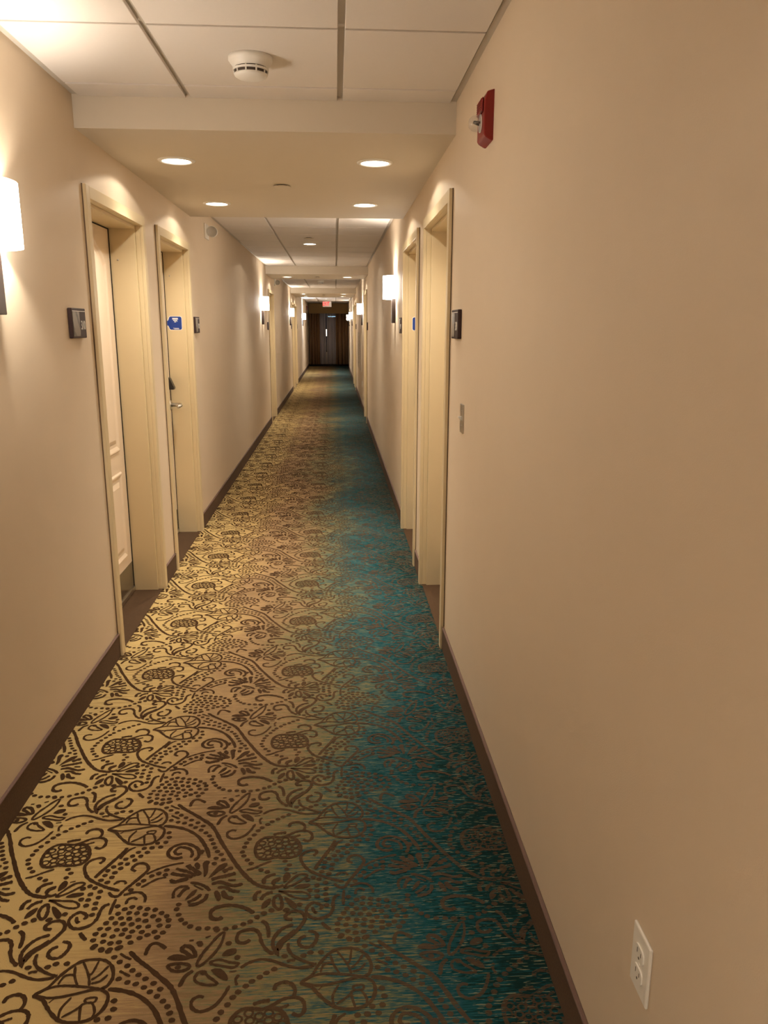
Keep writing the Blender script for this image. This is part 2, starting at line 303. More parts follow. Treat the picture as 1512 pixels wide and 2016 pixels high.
DT=[[183,250],[206,240],[224,236],[245,244],[244,217],[261,201],[282,188],[298,173],[316,159],[335,146],[357,132],[376,114],[272,149],[295,138],[316,132],[337,121],[354,108],[373,94],[390,80],[403,64],[412,46],[420,27],[428,8],[438,603],[451,588],[460,565],[438,572],[278,87],[283,64],[277,41],[254,38],[243,17],[267,19],[220,16],[242,18],[207,612],[233,610],[194,596],[218,594],[178,583],[205,577],[168,564],[188,562],[152,551],[174,544],[140,536],[162,526],[138,516],[159,507],[132,497],[152,487],[306,529],[287,516],[306,509],[269,506],[251,488],[240,474],[225,453],[125,466],[143,451],[120,442],[145,428],[120,420],[144,406],[121,399],[147,386],[147,364],[109,474],[93,465],[101,423],[579,331],[596,343],[2,352],[42,353],[75,370],[573,514],[591,505],[26,548],[39,531],[32,513],[511,596],[515,5],[519,24],[526,42],[538,61],[548,81],[558,95],[574,111],[587,124],[604,135],[6,147],[24,157],[517,578],[529,559],[542,544],[517,245],[544,199],[444,251],[447,245],[469,156],[405,176],[46,196],[92,195],[109,204],[135,203],[579,332],[563,316],[546,308],[525,299],[503,294],[481,291],[595,344],[1,354],[40,352],[436,549],[390,598],[392,606],[366,389],[364,372],[373,351],[383,333],[396,319],[411,308],[433,300],[456,299],[478,297],[205,392],[245,387],[266,382],[227,380],[287,377],[308,373],[214,364],[242,365],[263,363],[286,357],[308,350],[327,360],[343,348],[201,349],[226,347],[248,344],[272,339],[292,334],[324,335],[351,333],[192,332],[216,330],[236,327],[259,324],[279,314],[303,314],[332,316],[354,312],[182,313],[203,312],[226,307],[246,307],[266,299],[291,296],[323,295],[345,291],[176,296],[198,291],[221,285],[243,290],[262,281],[290,276],[308,285],[334,276],[176,275],[202,269],[222,262],[242,265],[271,262],[186,256],[205,244],[226,242],[249,248]]
RG=[[566,20],[589,35],[558,0],[582,609],[593,16],[565,580],[585,588],[602,603],[591,570],[610,581],[0,26],[21,33],[4,4],[22,14],[13,599],[32,612],[42,21],[34,592],[52,2],[20,575],[43,575],[55,594]]
# ------------------------------------------------------------------ floor
def catmull(pts, per):
    if len(pts) < 3 or per < 2: return pts
    closed = pts[0] == pts[-1]
    P = [Vector(p) for p in pts]; out = []
    n = len(P)
    for i in range(n-1):
        p0 = P[i-1] if i > 0 else (P[-2] if closed else P[0]); p3 = P[i+2] if i+2 < n else (P[1] if closed else P[-1])
        p1, p2 = P[i], P[i+1]
        for k in range(per):
            t = k/per
            out.append(0.5*((2*p1)+(-p0+p2)*t+(2*p0-5*p1+4*p2-p3)*t*t+(-p0+3*p1-3*p2+p3)*t**3))
    out.append(P[-1]); return out
def motif_cell(detail):
    V, F, Z = [], [], []
    def lay(): Z.extend([0.0006+(len(F)%73)*1.3e-5]*(len(V)-len(Z)))
    def poly(pts):
        b = len(V); V.extend([(p[0]/1000, p[1]/1000) for p in pts]); F.append(tuple(range(b, b+len(pts)))); lay()
    for w, pts in LN:
        q = [Vector(p) for p in catmull([tuple(p) for p in pts], 5 if detail else 1)]
        n = len(q); closed = pts[0] == pts[-1]; b = len(V)
        for i, p in enumerate(q):
            if closed: d = q[(i+1) % (n-1)]-q[(i-1) % (n-1)]
            else: d = q[min(i+1, n-1)]-q[max(i-1, 0)]
            if d.length < 1e-6: d = Vector((1, 0))
            d.normalize(); nn = Vector((-d.y, d.x))
            hw = w*0.62*(1.0 if closed else min(1.0, 0.55+0.45*min(i, n-1-i)))*(0.80+0.40*random.random())
            for sg in (1, -1): V.append(((p.x+nn.x*hw*sg)/1000, (p.y+nn.y*hw*sg)/1000))
        lay()
        for i in range(n-1): F.append((b+2*i, b+2*i+1, b+2*i+3, b+2*i+2))
    for pts in FL: poly(catmull([tuple(p) for p in pts]+[tuple(pts[0])], 2)[:-1] if detail else pts)
    nd = 8 if detail else 4
    for x, y in DT:
        ph = random.random()*6
        poly([(x+8.2*(0.9+0.2*random.random())*math.cos(ph+2*PI*k/nd), y+7.4*(0.9+0.2*random.random())*math.sin(ph+2*PI*k/nd)) for k in range(nd)])
    nr = 10 if detail else 6
    for x, y in RG:
        b = len(V)
        for k in range(nr):
            a = 2*PI*k/nr
            V.append(((x+12.5*math.cos(a))/1000, (y+11.5*math.sin(a))/1000)); V.append(((x+7.2*math.cos(a))/1000, (y+6.6*math.sin(a))/1000))
        for k in range(nr):
            k2 = (k+1) % nr; F.append((b+2*k, b+2*k2, b+2*k2+1, b+2*k+1))
        lay()
    return V, F, Z
def build_floor():
    V = [(XL-0.2, YB, 0), (XR+0.2, YB, 0), (XR+0.2, YE, 0), (XL-0.2, YE, 0)]; F = [(0, 1, 2, 3)]; MI = [0]
    P = 0.613; OX, OY = -0.80, 2.045
    hi, lo = motif_cell(True), motif_cell(False)
    for ky in range(-4, 46):
        cv, cf, cz = hi if ky < 14 else lo
        for kx in range(-2, 4):
            ox, oy = OX+kx*P, OY+ky*P
            if ox > XR+0.02: continue
            remap = {}
            for f in cf:
                cx = sum(cv[i][0] for i in f)/len(f)+ox
                if cx < XL-0.005 or cx > XR+0.005: continue
                g = []
                for i in f:
                    if i not in remap:
                        remap[i] = len(V); V.append((cv[i][0]+ox, cv[i][1]+oy, cz[i]))
                    g.append(remap[i])
                F.append(tuple(g)); MI.append(1)
    # plain brown carpet in the door recesses
    for X, S, DS in ((XL, -1, DOORS_L), (XR, 1, DOORS_R)):
        for yc, _ in DS:
            b = len(V); x0, x1 = sorted((X, X+S*0.19))
            V += [(x0, yc-0.5, 0.003), (x1, yc-0.5, 0.003), (x1, yc+0.5, 0.003), (x0, yc+0.5, 0.003)]; F.append((b, b+1, b+2, b+3)); MI.append(2)
    me = bpy.data.meshes.new('floor'); me.from_pydata(V, [], F); me.update()
    for m in (M_carpet, M_motif, M_recess): me.materials.append(m)
    me.polygons.foreach_set('material_index', MI)
    o = bpy.data.objects.new('floor', me); COL.objects.link(o)
    # make every face look up
    bm = bmesh.new(); bm.from_mesh(me)
    fl = [f for f in bm.faces if f.normal.z < 0]
    bmesh.ops.reverse_faces(bm, faces=fl); bm.to_mesh(me); bm.free()
    tag(o, 'woven corridor carpet with brown vine pattern on gold fading to teal', 'carpet', kind='structure')
build_floor()

# ------------------------------------------------------------------ walls, baseboards, ceiling
ZT = 2.62
def build_wall(name, X, S, DS, label):
    m = MB(); x0, x1 = sorted((X, X+S*WT)); y = YB
    for yc, _ in DS:
        m.box(x0, x1, y, yc-0.5, 0, ZT); m.box(x0, x1, yc-0.5, yc+0.5, 2.06, ZT); y = yc+0.5
    m.box(x0, x1, y, YE, 0, ZT)
    tag(m.build(name, M_wall), label, 'wall', kind='structure')
build_wall('wall_left', XL, -1, DOORS_L, 'tan painted corridor wall on the left')
build_wall('wall_right', XR, 1, DOORS_R, 'tan painted corridor wall on the right')
m = MB(); m.box(XL-WT, XR+WT, YB-0.15, YB, 0, ZT); tag(m.build('wall_back', M_wall), 'tan wall closing the corridor behind the viewpoint', 'wall', kind='structure')
def build_baseboard(name, X, S, DS, label):
    m = MB(); y = YB
    spans = []
    for yc, _ in DS: spans.append((y, yc-D_HALF)); y = yc+D_HALF
    spans.append((y, YE-0.3))
    for a, b in spans:
        x0, x1 = sorted((X, X-S*0.009)); m.mi = 0; m.box(x0, x1, a, b, 0, 0.106)
        x0, x1 = sorted((X, X-S*0.011)); m.mi = 1; m.box(x0, x1, a, b, 0.106, 0.113, 0.002, 1)
    tag(m.build(name, [M_base, M_cap]), label, 'baseboard', kind='structure')
build_baseboard('baseboard_left', XL, -1, DOORS_L, 'brown carpet baseboard along the left wall')
build_baseboard('baseboard_right', XR, 1, DOORS_R, 'brown carpet baseboard along the right wall')

def build_ceiling():
    m = MB()                       # 0 tiles, 1 grid
    segs = [(YB, SOFFITS[0][0]), (SOFFITS[0][1], SOFFITS[1][0]), (SOFFITS[1][1], SOFFITS[2][0]), (SOFFITS[2][1], YE)]
    xs = [XL+0.022, -0.570, 0.030, XR-0.022]
    g = 0.011
    m.mi = 1; m.box(XL-WT, XR+WT, YB, YE, ZC+0.014, ZC+0.05)
    for (a, b) in segs:
        ys = []
        k = math.ceil((a-2.671+0.02)/0.61)
        while 2.671+k*0.61 < b-0.02: ys.append(2.671+k*0.61); k += 1
        ys = [a]+ys+[b]
        m.mi = 1
        for X, S in ((XL, 1), (XR, -1)):
            x0, x1 = sorted((X, X+S*0.022)); m.box(x0, x1, a, b, ZC+0.006, ZC+0.014)
        m.mi = 0
        for i in range(3):
            for ya, yb in zip(ys, ys[1:]):
                if yb-ya < 0.03: continue
                xa = xs[i]+(0.004 if i == 0 else g); xb = xs[i+1]-(0.004 if i == 2 else g)
                m.box(xa, xb, ya+(0.0 if ya == a else 0.008), yb-(0.0 if yb == b else 0.008), ZC, ZC+0.0138, 0.0015, 1)
    tag(m.build('ceiling', [M_ceil, M_grid]), 'suspended ceiling of pale square tiles in a metal grid', 'ceiling', kind='structure')
build_ceiling()
for i, (a, b) in enumerate(SOFFITS):
    m = MB(); m.box(XL, XR, a, b, ZS, ZT)
    tag(m.build('ceiling_soffit', M_soff), ['lowered plaster ceiling band over the nearest doors', 'lowered plaster ceiling band over the middle doors', 'lowered plaster ceiling band over the far doors'][i], 'soffit', kind='structure')

# ------------------------------------------------------------------ doors
def arch_panel(hw, z0, z1, rise):
    pts = [(-hw, z0), (hw, z0), (hw, z1-rise)]
    n = 12
    for k in range(1, n):
        t = k/n; y = hw-2*hw*t; pts.append((y, z1-rise+rise*math.sin(PI*t)**0.8))
    pts.append((-hw, z1-rise)); return pts
def add_panel(mb, outline, x):
    rings = []
    for d, h in ((0, 0.0002), (0.008, 0.008), (0.015, 0.008), (0.034, 0.0006), (0.05, 0.0006), (0.075, 0.008)):
        rings.append([mb.bm.verts.new((x+h, a, b)) for a, b in inset(outline, d)])
    n = len(outline); fs = []
    for a, b in zip(rings, rings[1:]):
        for k in range(n): fs.append(mb.bm.faces.new((a[k], a[(k+1) % n], b[(k+1) % n], b[k])))
    fs.append(mb.bm.faces.new(rings[-1])); mb._tag(fs)
def make_door(name, label, loc, rz, hs):
    """hs: side of the lock in the door's own y"""
    t = thing(name, label, 'door', loc, rz, kind='structure')
    f = MB()
    for s in (-1, 1):
        def b(x0, x1, ya, yb, z0, z1): f.box(x0, x1, min(s*ya, s*yb), max(s*ya, s*yb), z0, z1)
        b(0.0005, 0.018, 0.4575, D_HALF, 0, 2.069); b(-0.024, 0.0005, 0.4575, 0.4995, 0, 2.0595); b(-0.159, -0.024, 0.4415, 0.4995, 0, 2.0595)
        b(-0.222, -0.159, 0.4405, 0.4995, 0, 2.0595)
    f.box(0.0005, 0.018, -0.4575, 0.4575, 2.019, 2.069); f.box(-0.024, 0.0005, -0.4575, 0.4575, 2.019, 2.0595); f.box(-0.159, -0.024, -0.4415, 0.4415, 2.003, 2.0595)
    f.box(-0.222, -0.159, -0.4405, 0.4405, 2.002, 2.0595)
    fo = f.build('door_frame', M_frame, t); bv = fo.modifiers.new('eased_edges', 'BEVEL'); bv.width = 0.002; bv.segments = 2
    g = MB(); q = MB()
    for s in (-1, 1):
        y0, y1 = sorted((s*(D_HALF-0.002), s*(D_HALF+0.0006))); q.box(0.0002, 0.0045, y0, y1, 0.114, 2.0697)
    q.box(0.0002, 0.0045, -D_HALF, D_HALF, 2.067, 2.0697)
    for s in (-1, 1):
        y0, y1 = sorted((s*0.4335, s*0.4414)); g.box(-0.1608, -0.1575, y0, y1, 0.0, 2.0028)
    g.box(-0.1608, -0.1575, -0.4335, 0.4335, 1.997, 2.0028)
    g.build('gap_seal', M_dark, fo); q.build('wall_joint_strip', M_joint, fo)  # thin brown strip draws the dark line where frame meets wall
    for s in (-1, 1):
        q = MB(); y0, y1 = sorted((s*0.4412, s*0.4398)); q.lathe([(0.005, min(y0, y1)), (0.005, max(y0, y1))], 'y', (-0.12, 0, 1.845), 10); q.build('silencer', M_grid, fo)
    d = MB(); d.box(-0.222, -0.178, -0.4398, 0.4398, 0.004, 2.0015)
    add_panel(d, arch_panel(0.34, 0.835, 1.955, 0.13), -0.178)
    add_panel(d, [(-0.34, 0.235), (0.34, 0.235), (0.34, 0.725), (-0.34, 0.725)], -0.178)
    d.build('door_leaf', M_door, t).location.x = 0.017
    k = MB(); k.box(-0.178, -0.1765, -0.432, 0.432, 0.034, 0.182); k.build('kick_plate', M_kick, t).location.x = 0.017
    k = MB(); k.box(-0.178, -0.168, -0.433, 0.433, 0.006, 0.033, 0.002, 1); k.build('door_sweep', M_steel, t).location.x = 0.017
    y = hs*0.385
    h = MB(); h.lathe([(0.036, -0.178), (0.035, -0.168), (0.026, -0.163)], 'x', (0, y, 0.956), 24)
    ho = h.build('lever_handle', M_steel, t); ho.location.x = 0.017
    h = MB(); h.tube([(-0.165, y, 0.956), (-0.115, y, 0.957), (-0.098, y-hs*0.008, 0.957), (-0.092, y-hs*0.03, 0.956), (-0.094, y-hs*0.115, 0.953)], [0.014, 0.013, 0.014, 0.0125, 0.010], 12)
    h.build('lever', M_steel, ho)
    r = MB(); r.prism([(-0.178, 1.066), (-0.178, 1.15), (-0.162, 1.146), (-0.134, 1.08), (-0.138, 1.066)], y-0.026, y+0.026, 'xz')
    r.build('card_reader', M_black, t).location.x = 0.017
    return t
LAB_L = ['pale two-panel room door nearest on the left, with dark kick plate', 'left room door with a blue seal sticker and chrome lever', 'single room door halfway down the left wall', 'first of the two far doors on the left wall', 'farthest room door on the left wall, nearest the curtains']
LAB_R = ['room door nearest on the right, just past the steel switch plate', 'second room door on the right wall, with a blue sticker inside its frame', 'single room door halfway down the right wall', 'first of the two far doors on the right wall, past the wall poster', 'farthest room door on the right wall, nearest the curtains']
DO = []
for i, (yc, hs) in enumerate(DOORS_L): DO.append(make_door('door_%d' % (i+1), LAB_L[i], left(yc), 0, hs))
for i, (yc, hs) in enumerate(DOORS_R): DO.append(make_door('door_%d' % (i+6), LAB_R[i], right(yc), PI, -hs))

# ------------------------------------------------------------------ room number signs
def make_sign(label, loc, rz, num, mirror=False):
    t = thing('room_sign', label, 'sign', loc, rz, 'room number signs beside the doors')
    f = MB(); f.box(0, 0.016, -0.085, 0.085, 0, 0.115, 0.003, 2); f.build('sign_frame', M_plum, t)
    p = MB(); p.box(0.0158, 0.0172, -0.077, 0.004, 0.008, 0.101); p.build('picture_panel', M_pic, t)
    s = MB(); s.box(0.0158, 0.0168, -0.077, 0.079, 0.1025, 0.1050); s.build('silver_line', M_white, t)
    if num: text_part(num, 0.05, M_white, t, 'room_number', WALLTEXT, (0.0164, 0.046, 0.048), 0.0006, sx=0.72)
    return t
sg = lambda side, y, lab, num: make_sign(lab, (XL if side < 0 else XR, y, 1.456), 0 if side < 0 else PI, num)
sg(-1, 3.255, 'dark room sign reading 310 beside the nearest left door', '310')
sg(-1, 6.005, 'dark room sign just past the left door with the blue seal sticker', '312')
sg(-1, 12.38, 'room sign just before the single left door halfway down', None)
sg(-1, 19.00, 'room sign just before the two far doors on the left wall', None)
sg(-1, 21.73, 'room sign just past the farthest left door', None)
sg(1, 3.26, 'dark room sign on the right wall above the steel switch plate', '309')
sg(1, 6.01, 'room sign on the right wall between the second door and the nearest right sconce', '311')
sg(1, 12.34, 'room sign just before the single right door halfway down', None)
sg(1, 19.00, 'room sign just before the two far doors on the right wall', None)
sg(1, 21.73, 'room sign just past the farthest right door', None)

# ------------------------------------------------------------------ blue door seal stickers
def make_sticker(label, loc, rz):
    t = thing('seal_sticker', label, 'sticker', loc, rz, 'blue seal stickers across door frames')
    pts = rrect(-0.043, 0.043, -0.045, 0.045, 0.012)
    # local x across the jamb, z up, facing -y; tab towards the door leaf
    def body(g): 
        r = [(a, b) for a, b in rrect(-0.043-g, 0.043+g, -0.045-g, 0.045+g, 0.012)]
        i0 = [k for k, (a, b) in enumerate(r) if a < -0.040 and b > 0][-1]
        tab = [(-0.045-g, 0.030+g), (-0.050-g, 0.018+g), (-0.058, 0.016+g), (-0.058, -0.016-g), (-0.050-g, -0.018-g), (-0.045-g, -0.030-g)]
        return r[:i0+1]+tab+r[i0+1:]
    w = MB(); w.prism(body(0.003), -0.0004, 0.0, 'xz'); w.build('white_border', M_paper, t)
    b = MB(); b.prism(body(0), -0.0009, -0.0004, 'xz'); b.build('blue_face', M_blue, t)
    for x0, x1, z0, z1 in ((-0.021, 0.018, 0.031, 0.036), (-0.021, 0.019, 0.025, 0.030), (-0.015, 0.013, 0.0165, 0.0225), (-0.008, 0.004, 0.006, 0.0125), (0.007, 0.015, 0.011, 0.0135), (-0.018, 0.022, -0.036, -0.0335), (-0.01, 0.024, -0.0415, -0.039)):
        k = MB(); k.box(x0, x1, -0.0012, -0.0008, z0, z1); k.build('text_line', M_paper, t)
    return t
make_sticker('blue seal sticker across the frame of the second left door', (XL-0.159+0.062, 5.318+0.4415, 1.525), 0)
s2 = make_sticker('blue seal sticker inside the frame of the second right door', (XR+0.159-0.062, 5.318+0.4415, 1.525), 0)
for c in s2.children: c.scale = (-1, 1, 1)

# ------------------------------------------------------------------ sconces
def make_sconce(label, loc, rz, shade=M_shade, col=WARM, power=15.0):
    t = thing('wall_sconce', label, 'lamp', loc, rz, 'wall sconces along the corridor')
    b = MB(); b.box(0, 0.03, -0.045, 0.045, 0, 0.372, 0.002, 1); b.build('back_plate', M_wood, t)
    s = MB(); n = 24; o, i = [], []
    for zz in (0.193, 0.376):
        for dst, a, bb in ((o, 0.103, 0.135), (i, 0.100, 0.132)):
            dst.append([s.bm.verts.new((a*math.sin(PI*k/n)+0.001, -bb*math.cos(PI*k/n), zz)) for k in range(n+1)])
    for k in range(n):
        for q in ((o[0][k], o[0][k+1], o[1][k+1], o[1][k]), (i[0][k], i[0][k+1], i[1][k+1], i[1][k]), (o[0][k], o[0][k+1], i[0][k+1], i[0][k]), (o[1][k], o[1][k+1], i[1][k+1], i[1][k])):
            f = s.bm.faces.new(q); f.smooth = True
    s.build('lamp_shade', shade, t)
    point(t, (0.062, 0, 0.284), power, col, 0.025)
    return t
SCZ = 1.535
make_sconce('white-shaded wall sconce at the left edge, before the nearest left door', left(2.48, SCZ), 0)
make_sconce('white-shaded wall sconce on the left wall, before the single middle door', left(11.45, SCZ), 0)
make_sconce('white-shaded wall sconce on the left wall, before the two far doors', left(18.40, SCZ), 0)
make_sconce('cool white sconce on the left wall, closest to the curtained end', left(25.6, SCZ), 0, M_shade_cool, COOL, 40)
make_sconce('white-shaded wall sconce nearest on the right wall, past the second door', right(6.72, SCZ), PI)
make_sconce('white-shaded wall sconce on the right wall above the beige poster', right(14.6, SCZ), PI)
make_sconce('white-shaded wall sconce on the right wall, past the two far doors', right(22.9, SCZ), PI)
make_sconce('white-shaded wall sconce on the right wall, closest to the curtained end', right(27.6, SCZ), PI)
make_sconce('added unseen wall sconce on the left wall behind the viewpoint, a fill light', left(-0.9, SCZ), 0)  # unseen sconce added as fill for the near right wall
make_sconce('added unseen wall sconce on the right wall behind the viewpoint, a fill light', right(-2.6, SCZ), PI)  # second unseen sconce, added for extra fill from behind the camera

# ------------------------------------------------------------------ downlights, detectors, sprinklers
def make_downlight(label, loc, power, col=WARM):
    t = thing('recessed_downlight', label, 'light', loc, 0, 'recessed ceiling downlights')
    r = MB(); r.lathe([(0.0875, 0.0), (0.0870, -0.003), (0.078, -0.0075), (0.068, -0.0065), (0.0655, -0.0005)], 'z', n=40, close=False); r.build('trim_ring', M_white, t)
    l = MB(); l.lathe([(0.0655, -0.0028), (0.045, -0.0045), (0.001, -0.005)], 'z', n=40, close=False); l.build('lit_lens', M_lens, t)
    spot(t, (0, 0, -0.012), power, col, size=120, blend=1.0)
    spot(t, (0, 0, -0.012), power*0.10, col, size=153, blend=0.10, r=0.02)
    return t
PW = 48
for (x, y, lab) in [(-0.742, 4.05, 'near left downlight in the ceiling band over the nearest doors'), (0.20, 4.03, 'near right downlight in the ceiling band over the nearest doors'), (-0.745, 5.38, 'far left downlight in the ceiling band over the nearest doors'), (0.20, 5.36, 'far right downlight in the ceiling band over the nearest doors'),
        (-0.738, 12.9, 'left downlight in the ceiling band over the middle doors'), (0.205, 12.88, 'right downlight in the ceiling band over the middle doors'),
        (-0.74, 19.45, 'near left downlight in the ceiling band over the far doors'), (0.22, 19.45, 'near right downlight in the ceiling band over the far doors'), (-0.74, 20.87, 'far left downlight in the ceiling band over the far doors'), (0.20, 20.9, 'far right downlight in the ceiling band over the far doors')]:
    make_downlight(lab, (x, y, ZS), PW)
make_downlight('single downlight in the tiled ceiling behind a sprinkler cap', (-0.265, 9.04, ZC), 50)
make_downlight('added unseen downlight in the tiled ceiling behind the viewpoint, a fill light', (-0.265, -0.75, ZC), 95)  # unseen downlight added to brighten the lower right wall near the camera
make_downlight('single downlight in the tiled ceiling before the curtains', (-0.28, 26.4, ZC), 100, (1.0, 0.95, 0.88))
def make_cap(label, loc):
    t = thing('sprinkler_cap', label, 'sprinkler', loc, 0, 'round sprinkler covers in the ceiling')
    m = MB(); m.lathe([(0.030, 0.004), (0.030, -0.006)], 'z', n=28); m.build('escutcheon', M_slot, t)
    m = MB(); m.lathe([(0.047, -0.006), (0.0475, -0.0085), (0.040, -0.0105)], 'z', n=32); m.build('cover_plate', M_soff, t)
make_cap('round sprinkler cover in the ceiling band over the nearest doors', (-0.286, 4.69, ZS))
make_cap('round sprinkler cover in the tiled ceiling before the single downlight', (-0.256, 8.44, ZC))
make_cap('round sprinkler cover in the ceiling band over the middle doors', (-0.266, 12.87, ZS))
make_cap('round sprinkler cover in the ceiling band over the far doors', (-0.27, 20.05, ZS))
def make_smoke(label, loc):
    t = thing('smoke_detector', label, 'smoke detector', loc, 0, 'white smoke detectors on the ceiling')
    m = MB(); m.lathe([(0.074, 0.0), (0.074, -0.012), (0.070, -0.018), (0.062, -0.026), (0.060, -0.034)], 'z', n=40); m.build('detector_base', M_white, t)
    m = MB(); m.lathe([(0.055, -0.033), (0.054, -0.054)], 'z', n=40); m.build('smoke_chamber', M_slot, t)
    m = MB(); m.lathe([(0.0605, -0.038), (0.0605, -0.0445), (0.056, -0.0445), (0.056, -0.038), (0.0605, -0.038)], 'z', n=40, close=False)
    for k in range(10):
        a = 2*PI*k/10+0.12; c, s = math.cos(a), math.sin(a)
        m.tube([(0.0565*c, 0.0565*s, -0.033), (0.0545*c, 0.0545*s, -0.055)], 0.003, 6)
    m.build('vent_ring', M_white, t)
    m = MB(); m.lathe([(0.0565, -0.053), (0.055, -0.058), (0.045, -0.064), (0.025, -0.068), (0.001, -0.069)], 'z', n=40); m.build('domed_cap', M_white, t)
    m = MB(); m.lathe([(0.003, -0.062), (0.002, -0.066)], 'y', (-0.022, 0, -0.012), 10); m.build('indicator_led', M_slot, t)
make_smoke('white smoke detector nearest on the tiled ceiling, casting a shadow', (-0.275, 2.947, ZC))
make_smoke('white smoke detector on the tiled ceiling past the middle doors', (-0.275, 16.05, ZC))

# ------------------------------------------------------------------ emergency lamp on the left wall
t = thing('emergency_lamp', 'white emergency lamp high on the left wall past the sticker door', 'lamp', left(6.70, 2.185), 0, 'emergency lamp heads on the left wall')
m = MB(); m.box(0, 0.012, -0.085, 0.085, 0, 0.115, 0.004, 2); m.build('mounting_plate', M_white, t)
m = MB(); m.tube([(0.010, 0, 0.058), (0.035, -0.01, 0.057)], 0.012, 12); m.build('swivel_arm', M_white, t)
hd = MB(); hd.lathe([(0.020, 0.030), (0.040, 0.012), (0.043, -0.012), (0.043, -0.030), (0.039, -0.031), (0.039, -0.028)], 'y', (0.055, -0.012, 0.055), 28, close=True)
ho = hd.build('lamp_head', M_white, t)
m = MB(); m.lathe([(0.0385, -0.0285), (0.030, -0.033), (0.001, -0.036)], 'y', (0.055, -0.012, 0.055), 24); m.build('lamp_lens', M_clear, ho)
em2 = dup(t, 'white emergency lamp high on the left wall past the single middle door', left(14.05, 2.185), 0)

# ------------------------------------------------------------------ fire alarm on the right wall
t = thing('fire_alarm', 'red fire alarm strobe high on the right wall', 'fire alarm', right(2.70, 2.074), PI, 'red fire alarm strobes on the walls')
m = MB(); m.prism([(-0.003, 0.003), (0.004, 0.0), (0.026, 0.012), (0.030, 0.02), (0.030, 0.118), (0.022, 0.143), (-0.003, 0.150)], -0.062, 0.062, 'xz')
body = m.build('alarm_body', M_red, t)
bev = body.modifiers.new('soft_edges', 'BEVEL'); bev.width = 0.004; bev.segments = 2
m = MB()
m.box(0.030, 0.036, -0.045, 0.045, 0.088, 0.130, 0.003, 1)
for k in range(6): m.box(0.036, 0.0375, -0.040, 0.040, 0.0905+k*0.0065, 0.0935+k*0.0065)
m.build('horn_grille', M_red, t)
m = MB(); m.lathe([(0.027, 0.029), (0.027, 0.033)], 'x', (0, 0.0, 0.062), 28); m.build('strobe_seat', M_white, t)
m = MB(); m.lathe([(0.025, 0.033), (0.025, 0.044), (0.022, 0.058), (0.014, 0.067), (0.001, 0.070)], 'x', (0, 0.0, 0.062), 28); m.build('strobe_lens', M_clear, t)
m = MB(); m.tube([(0.034, -0.015, 0.062), (0.052, -0.006, 0.066), (0.052, 0.006, 0.066), (0.034, 0.015, 0.062)], 0.0035, 8); m.build('flash_tube', M_black, t)
fa2 = dup(t, 'red fire alarm strobe on the left wall beside the curtains', left(29.4, 2.10), 0)

# ------------------------------------------------------------------ outlets and switch
def make_outlet(label, loc, rz):
    t = thing('wall_outlet', label, 'outlet', loc, rz, 'white duplex outlets on the right wall')
    m = MB(); m.box(0, 0.006, -0.0355, 0.0355, -0.058, 0.058, 0.003, 2); m.build('cover_plate', M_ivory, t)
    for s in (-1, 1):
        m = MB(); m.prism(rrect(-0.0165, 0.0165, s*0.0195-0.0135, s*0.0195+0.0135, 0.009), 0.0055, 0.0085, 'yz'); so = m.build('socket', M_ivory, t)
        m = MB(); m.box(0.0084, 0.0087, -0.0080, -0.0062, s*0.0195-0.001, s*0.0195+0.008); m.box(0.0084, 0.0087, 0.0062, 0.0080, s*0.0195-0.001, s*0.0195+0.007)
        m.lathe([(0.0024, 0.0084), (0.0024, 0.0087)], 'x', (0, 0, s*0.0195-0.008), 10); m.build('slots', M_slot, so)
    m = MB(); m.lathe([(0.0028, 0.0058), (0.0022, 0.0072)], 'x', (0, 0, 0), 12); m.build('screw', M_ivory, t)
make_outlet('white duplex outlet low on the right wall, bottom right', right(1.074, 0.464), PI)
make_outlet('small white outlet low on the right wall under the beige poster', right(14.87, 0.46), PI)
t = thing('light_switch', 'steel switch plate with white toggle on the right wall', 'switch', right(3.095, 1.148), PI)
m = MB(); m.box(0, 0.005, -0.035, 0.035, -0.057, 0.057, 0.0015, 1); m.build('switch_plate', M_steel, t)
m = MB(); m.prism([(0.004, -0.009), (0.018, 0.004), (0.017, 0.010), (0.004, 0.009)], -0.005, 0.005, 'xz'); m.build('toggle', M_ivory, t)
for s in (-1, 1):
    m = MB(); m.lathe([(0.0032, 0.0045), (0.0024, 0.0062)], 'x', (0, 0, s*0.030), 12); m.build('screw', M_steel, t)

# ------------------------------------------------------------------ poster on the right wall
t = thing('wall_poster', 'beige printed poster on the right wall between the middle and far doors', 'poster', right(16.5, 0.65), PI)
m = MB(); m.box(0, 0.008, -1.12, 1.12, 0, 0.745, 0.001, 1); m.build('poster_sheet', M_poster, t)
m = MB(); m.box(0.0078, 0.010, -1.12, -1.08, 0.0, 0.745); m.build('edge_strip', M_ink, t)
for r in range(2):
    z = 0.66 if r == 0 else 0.58
    while z > (0.10 if r == 0 else 0.22):
        h = random.choice((0.010, 0.013, 0.017)); y0 = (-0.55 if r == 0 else 0.35)+random.uniform(-0.05, 0.05)
        m = MB(); m.box(0.0078, 0.0088, y0, y0+random.uniform(0.10, 0.30), z-h, z); m.build('text_line', M_ink, t)
        z -= h+random.uniform(0.008, 0.022)

